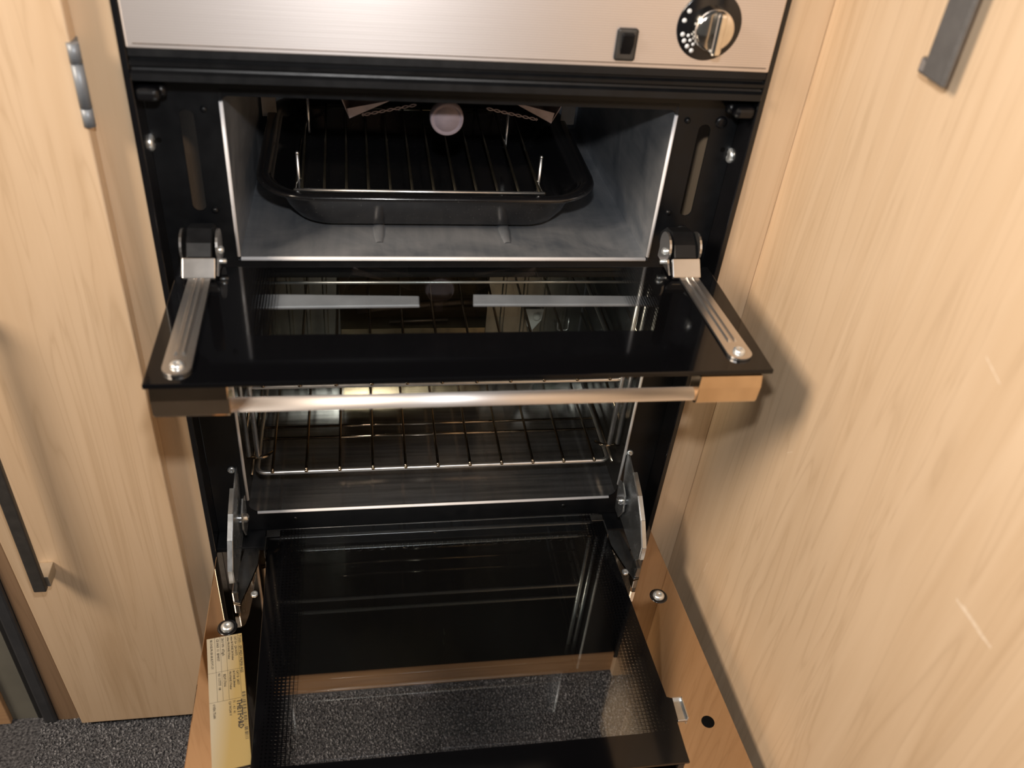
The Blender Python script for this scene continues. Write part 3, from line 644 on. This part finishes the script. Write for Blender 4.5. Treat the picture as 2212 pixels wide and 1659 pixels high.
for s in (-1, 1):   # zinc stays between fascia and door
    x = -0.2085 if s < 0 else 0.2050
    pr = [(0.0290, 0.381), (0.0240, 0.383), (0.0020, 0.3765), (-0.0240, 0.3675), (-0.0460, 0.3530), (-0.0650, 0.3320), (-0.0655, 0.3150), (-0.0560, 0.3020), (-0.028, 0.3010), (0.0080, 0.3010), (0.0140, 0.318), (0.0190, 0.3340), (0.0280, 0.3660)]
    bm = new_bm(); prism(bm, pr, 'x', x - 0.0009, x + 0.0009, 0.0003)
    for a, b in zip(pr[2:6], pr[3:7]):   # folded outer edge
        xa, xb = sorted((x, x + s * 0.0042)); t = 0.0012
        dz = Vector((b[0] - a[0], b[1] - a[1])); nn = Vector((dz.y, -dz.x)).normalized() * t
        hexa(bm, [(xa, a[0], a[1]), (xb, a[0], a[1]), (xb, b[0], b[1]), (xa, b[0], b[1])], [(xa, a[0] + nn.x, a[1] + nn.y), (xb, a[0] + nn.x, a[1] + nn.y), (xb, b[0] + nn.x, b[1] + nn.y), (xa, b[0] + nn.x, b[1] + nn.y)])
    arm = finish('door_stay', bm, M['zinc'], od)
    bm = new_bm(); xi = x - s * 0.0045
    prism(bm, [(0.024, 0.345), (0.012, 0.352), (-0.002, 0.345), (-0.006, 0.325), (0.004, 0.306), (0.018, 0.306)], 'x', xi - 0.001, xi + 0.001, 0.0003)
    lathe(bm, (x - s * 0.001, 0.006, 0.330), (-s, 0, 0), [(0.0048, 0), (0.0048, 0.007), (0.003, 0.0085), (0, 0.0085)], 16)
    finish('hinge_link', bm, M['zinc'], od)
    bm = new_bm(); xa, xb = sorted((s * 0.1700, s * 0.1850))
    box(bm, xa, xb, 0.0045, 0.0140, IG + 0.0003, IG + 0.0014, 0.0004); xc, xd = sorted((s * 0.1835, s * 0.1850)); box(bm, xc, xd, -0.016, 0.014, IG - .009, IG + 0.0014, 0.0004)
    finish('hinge_clip', bm, M['clip'], od)
    bm = new_bm(); xi = x - s * 0.017
    prism(bm, [(xi, -0.001), (x - s * .002, -0.001), (x + s * .004, -0.052), (x + s * .003, -0.070), (x - s * .004, -0.072), (x - s * .010, -0.050), (xi, -0.022)], 'z', OG + 0.0008, OG + 0.0018)
    xa, xb = sorted((x - s * 0.0007, x + s * 0.0007)); box(bm, xa - .0022, xb + .0022, -0.070, -0.056, OG + .0015, OG + 0.0165, 0.0012)
    finish('hinge_foot', bm, M['clip'], od)
    bm = new_bm(); lathe(bm, (x - s * 0.0165 * (1 if s < 0 else .6), -0.060, OG), (0, 0, 1), [(0.0036, 0), (0.0036, 0.0012), (0.0022, 0.0018), (0.0012, 0.001), (0, 0.001)], 16); finish('rivet', bm, M['screw'], od)
# rating label stuck on the door
def text_mesh(body, size, bold=0.0):
    cu = bpy.data.curves.new('print', 'FONT'); cu.body = body; cu.size = size; cu.offset = bold; cu.resolution_u = 1
    o = bpy.data.objects.new('print', cu); S.collection.objects.link(o)
    me = bpy.data.meshes.new_from_object(o.evaluated_get(bpy.context.evaluated_depsgraph_get()))
    bpy.data.objects.remove(o); bpy.data.curves.remove(cu); return me
LZ = OG + 0.0072
TL = Vector((-0.2305, -0.1163, LZ)); du = Vector((0.0135, -0.0888, 0)).normalized(); dv = Vector((-du.y, du.x, 0))   # du: reading direction, dv: towards the letter tops
LW, LL = 0.0318, 0.135
bm = new_bm()
def lp_(a, b, z=0.0): return TL + du * a + dv * b + Vector((0, 0, z))
def rect(a0, a1, b0, b1, z0, z1, mat):
    vs = [bm.verts.new(lp_(a, b, z)) for z in (z0, z1) for a, b in ((a0, b0), (a1, b0), (a1, b1), (a0, b1))]
    for q in ((0, 1, 2, 3), (4, 5, 6, 7), (0, 1, 5, 4), (1, 2, 6, 5), (2, 3, 7, 6), (3, 0, 4, 7)): bm.faces.new([vs[i] for i in q]).material_index = mat
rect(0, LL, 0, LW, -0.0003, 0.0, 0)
if dv.x < 0: pass
KS = 1.18
rows = [(0.0283, '71000 - SPI MIDI PRIMA 4GS', 0.0034), (0.0247, 'CAT I3+  (28-30/37)', 0.0026), (0.0215, 'mbar BUTANE 28-30mbar', 0.0024), (0.0183, 'mbar PROPANE 37mbar', 0.0024), (0.0131, '28-3 V90  073g/h', 0.0028), (0.0085, 'CE 0063  11  BP4937', 0.0028), (0.0030, 'BE.CH.ES.FR.GB.GR.IE.IT.PT.CY', 0.0024)]
texts = [(0.0015, b, t, s, 0.0) for b, t, s in rows]
texts += [(0.0340, 0.0247, 'CAT I3  28/37', 0.0026, 0), (0.0340, 0.0215, 'BUTANE 28mbar', 0.0024, 0), (0.0340, 0.0183, 'PROPANE 37mbar', 0.0024, 0), (0.0355, 0.0131, 'BDP17006', 0.0030, 0), (0.0340, 0.0085, 'N1 117777  08', 0.0028, 0),
          (0.0600, 0.0235, 'THETFORD', 0.0056, 0.00018), (0.0600, 0.0200, '71  - 4.1  41', 0.0026, 0), (0.0600, 0.0165, '120 W/240 V', 0.0026, 0), (0.0600, 0.0030, 'OVEN 75680', 0.0026, 0)]
for a, b, body, size, bold in texts:
    me = text_mesh(body, size * 1.12, bold + 0.00006); a *= KS
    mp = [bm.verts.new(lp_(a + v.co.x * .92, b + v.co.y, 0.00012)) for v in me.vertices]
    for p in me.polygons:
        try: bm.faces.new([mp[i] for i in p.vertices]).material_index = 1
        except ValueError: pass
    bpy.data.meshes.remove(me)
for b in (0.0277, 0.0170, 0.0118, 0.0070): rect(0.0, 0.069, b, b + 0.0002, 0, 0.0001, 1)
for a in (0.0385, 0.0692): rect(a, a + 0.0002, 0.0, 0.0277, 0, 0.0001, 1)
for i in range(30): rect(0.064 + i * 0.0016, 0.064 + i * 0.0016 + random.choice((.0004, .0007, .001)), 0.0283, 0.0312, 0, 0.0001, 1)
lb = finish('rating_label', bm, [M['label'], M['ink']], od, False); lb['label'] = 'printed cream rating label, yellow light from the tinted glass painted on its right'
bm = new_bm()   # carrier foil edge under the label
vs = [lp_(0.002, 0.002), lp_(LL - .002, 0.002), lp_(LL - .002, LW - .002), lp_(0.002, LW - .002)]
hexa(bm, [(p.x, p.y, OG + .0001) for p in vs], [(p.x, p.y, LZ - .0004) for p in vs]); finish('label_block', bm, M['black'], od)

# ------------------------------------------------------------------ grill pan and its rack
gp = thing('grill_pan', 'black enamel grill pan with rounded corners inside the grill', 'pan', (-0.0143, 0.17, 0.6265))
def ring(bm, hx, hy, r, z, n=8, cx=-0.0143, cy=0.1805, ey=0.010):
    return [bm.verts.new((cx + x, cy + y, z)) for x, y in rrect2(-hx, hx, -hy - ey, hy + ey, r, n)]
bm = new_bm()
prof = [(0.108, 0.074, .020, .6272), (0.118, 0.084, .030, .6272), (0.1235, 0.0885, .034, .6300), (0.131, 0.0945, .038, .640), (0.139, 0.100, .042, .657), (0.1420, 0.1020, .044, .6652),
        (0.1535, 0.1130, .050, .6638), (0.1552, 0.1147, .051, .6655), (0.1545, 0.1140, .051, .6680), (0.1525, 0.1122, .050, .6684), (0.1465, 0.1066, .047, .6684), (0.1440, 0.1042, .046, .6665), (0.1375, 0.0985, .041, .657), (0.1295, 0.093, .037, .641), (0.121, 0.087, .033, .6325), (0.112, 0.080, .028, .6300), (0.100, 0.068, .018, .6295)]
rs = [ring(bm, *p) for p in prof]
for a, b in zip(rs, rs[1:]):
    m_ = len(a)
    for k in range(m_): bm.faces.new((a[k], a[(k + 1) % m_], b[(k + 1) % m_], b[k])).smooth = True
bm.faces.new(rs[0]); bm.faces.new(rs[-1])
finish('pan_body', bm, M['enamel'], gp)
gr = thing('wire_rack', 'chrome wire rack standing in the black grill pan', 'rack', (-0.02, 0.17, 0.633))
rz = 0.6625
bm = new_bm(); tube(bm, [(-0.1345, 0.0765, 0.6648), (0.0885, 0.0765, 0.6648)], 0.0016, 10); fr_ = finish('front_rod', bm, M['frontrod'], gr); fr_['label'] = 'bright front rod'
for i in range(12):
    x = -0.1318 + i * 0.0201
    bm = new_bm(); tube(bm, [(x * 0.97 - .0012, 0.0780, rz), (x, 0.288, rz)], 0.0013, 8); finish('rod', bm, M['panrod'], gr)
for y, z in ((0.286, rz - .0026),):
    bm = new_bm(); tube(bm, [(-0.134, y, z), (0.0915, y, z)], 0.0014, 8); finish('cross_rod', bm, M['panrod'], gr)
for x, y in ((-0.1325, 0.104), (0.0885, 0.1060), (-0.1285, 0.240), (0.0725, 0.212)):
    bm = new_bm(); tube(bm, round_path([(x, y + .010, rz - .0155), (x, y, rz - .012), (x, y, rz + 0.024)], 0.003), 0.0014, 8); lathe(bm, (x, y, rz + 0.0238), (0, 0, 1), [(0.0014, 0), (0.0017, 0.001), (0.001, 0.0022), (0, 0.0024)], 10); finish('upright', bm, M['chrome'], gr)
for s, x in ((-1, -0.1345), (1, 0.0885)):
    bm = new_bm(); tube(bm, round_path([(x, 0.0765, 0.6648), (x, 0.088, rz - .0015), (x, 0.120, rz - .0030), (x, 0.200, rz - .003)], .004), 0.0013, 8); finish('side_wire', bm, M['panrod'], gr)

# ------------------------------------------------------------------ oven shelves
def shelf(name, label, z, xs, y0):
    t = thing(name, label, 'oven shelf', (0, 0.17, z), 'wire oven shelves')
    bm = new_bm(); hw = 0.1925
    tube(bm, round_path([(-hw, 0.266, z), (-hw, y0, z), (hw, y0, z), (hw, 0.266, z)], 0.010, 6), 0.0023, 12); tube(bm, [(-hw, 0.266, z), (hw, 0.266, z)], 0.0023, 10)
    finish('shelf_frame', bm, M['frontrod'], t)
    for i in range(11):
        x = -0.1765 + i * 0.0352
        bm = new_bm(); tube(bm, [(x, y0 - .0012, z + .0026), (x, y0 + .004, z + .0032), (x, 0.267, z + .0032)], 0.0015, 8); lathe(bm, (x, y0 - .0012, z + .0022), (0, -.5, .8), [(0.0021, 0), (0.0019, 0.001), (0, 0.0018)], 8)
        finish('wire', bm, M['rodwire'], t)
    for y in (0.106, 0.125):
        bm = new_bm(); tube(bm, [(-hw, y, z - .001), (hw, y, z - .001)], 0.0016, 8); finish('cross_wire', bm, M['rodwire'], t)
    return t
shelf('oven_shelf', 'chrome wire shelf low in the oven', 0.3506, None, 0.0505)
shelf('oven_shelf', 'chrome wire shelf high in the oven just below the grill door', 0.4665, None, 0.0505)
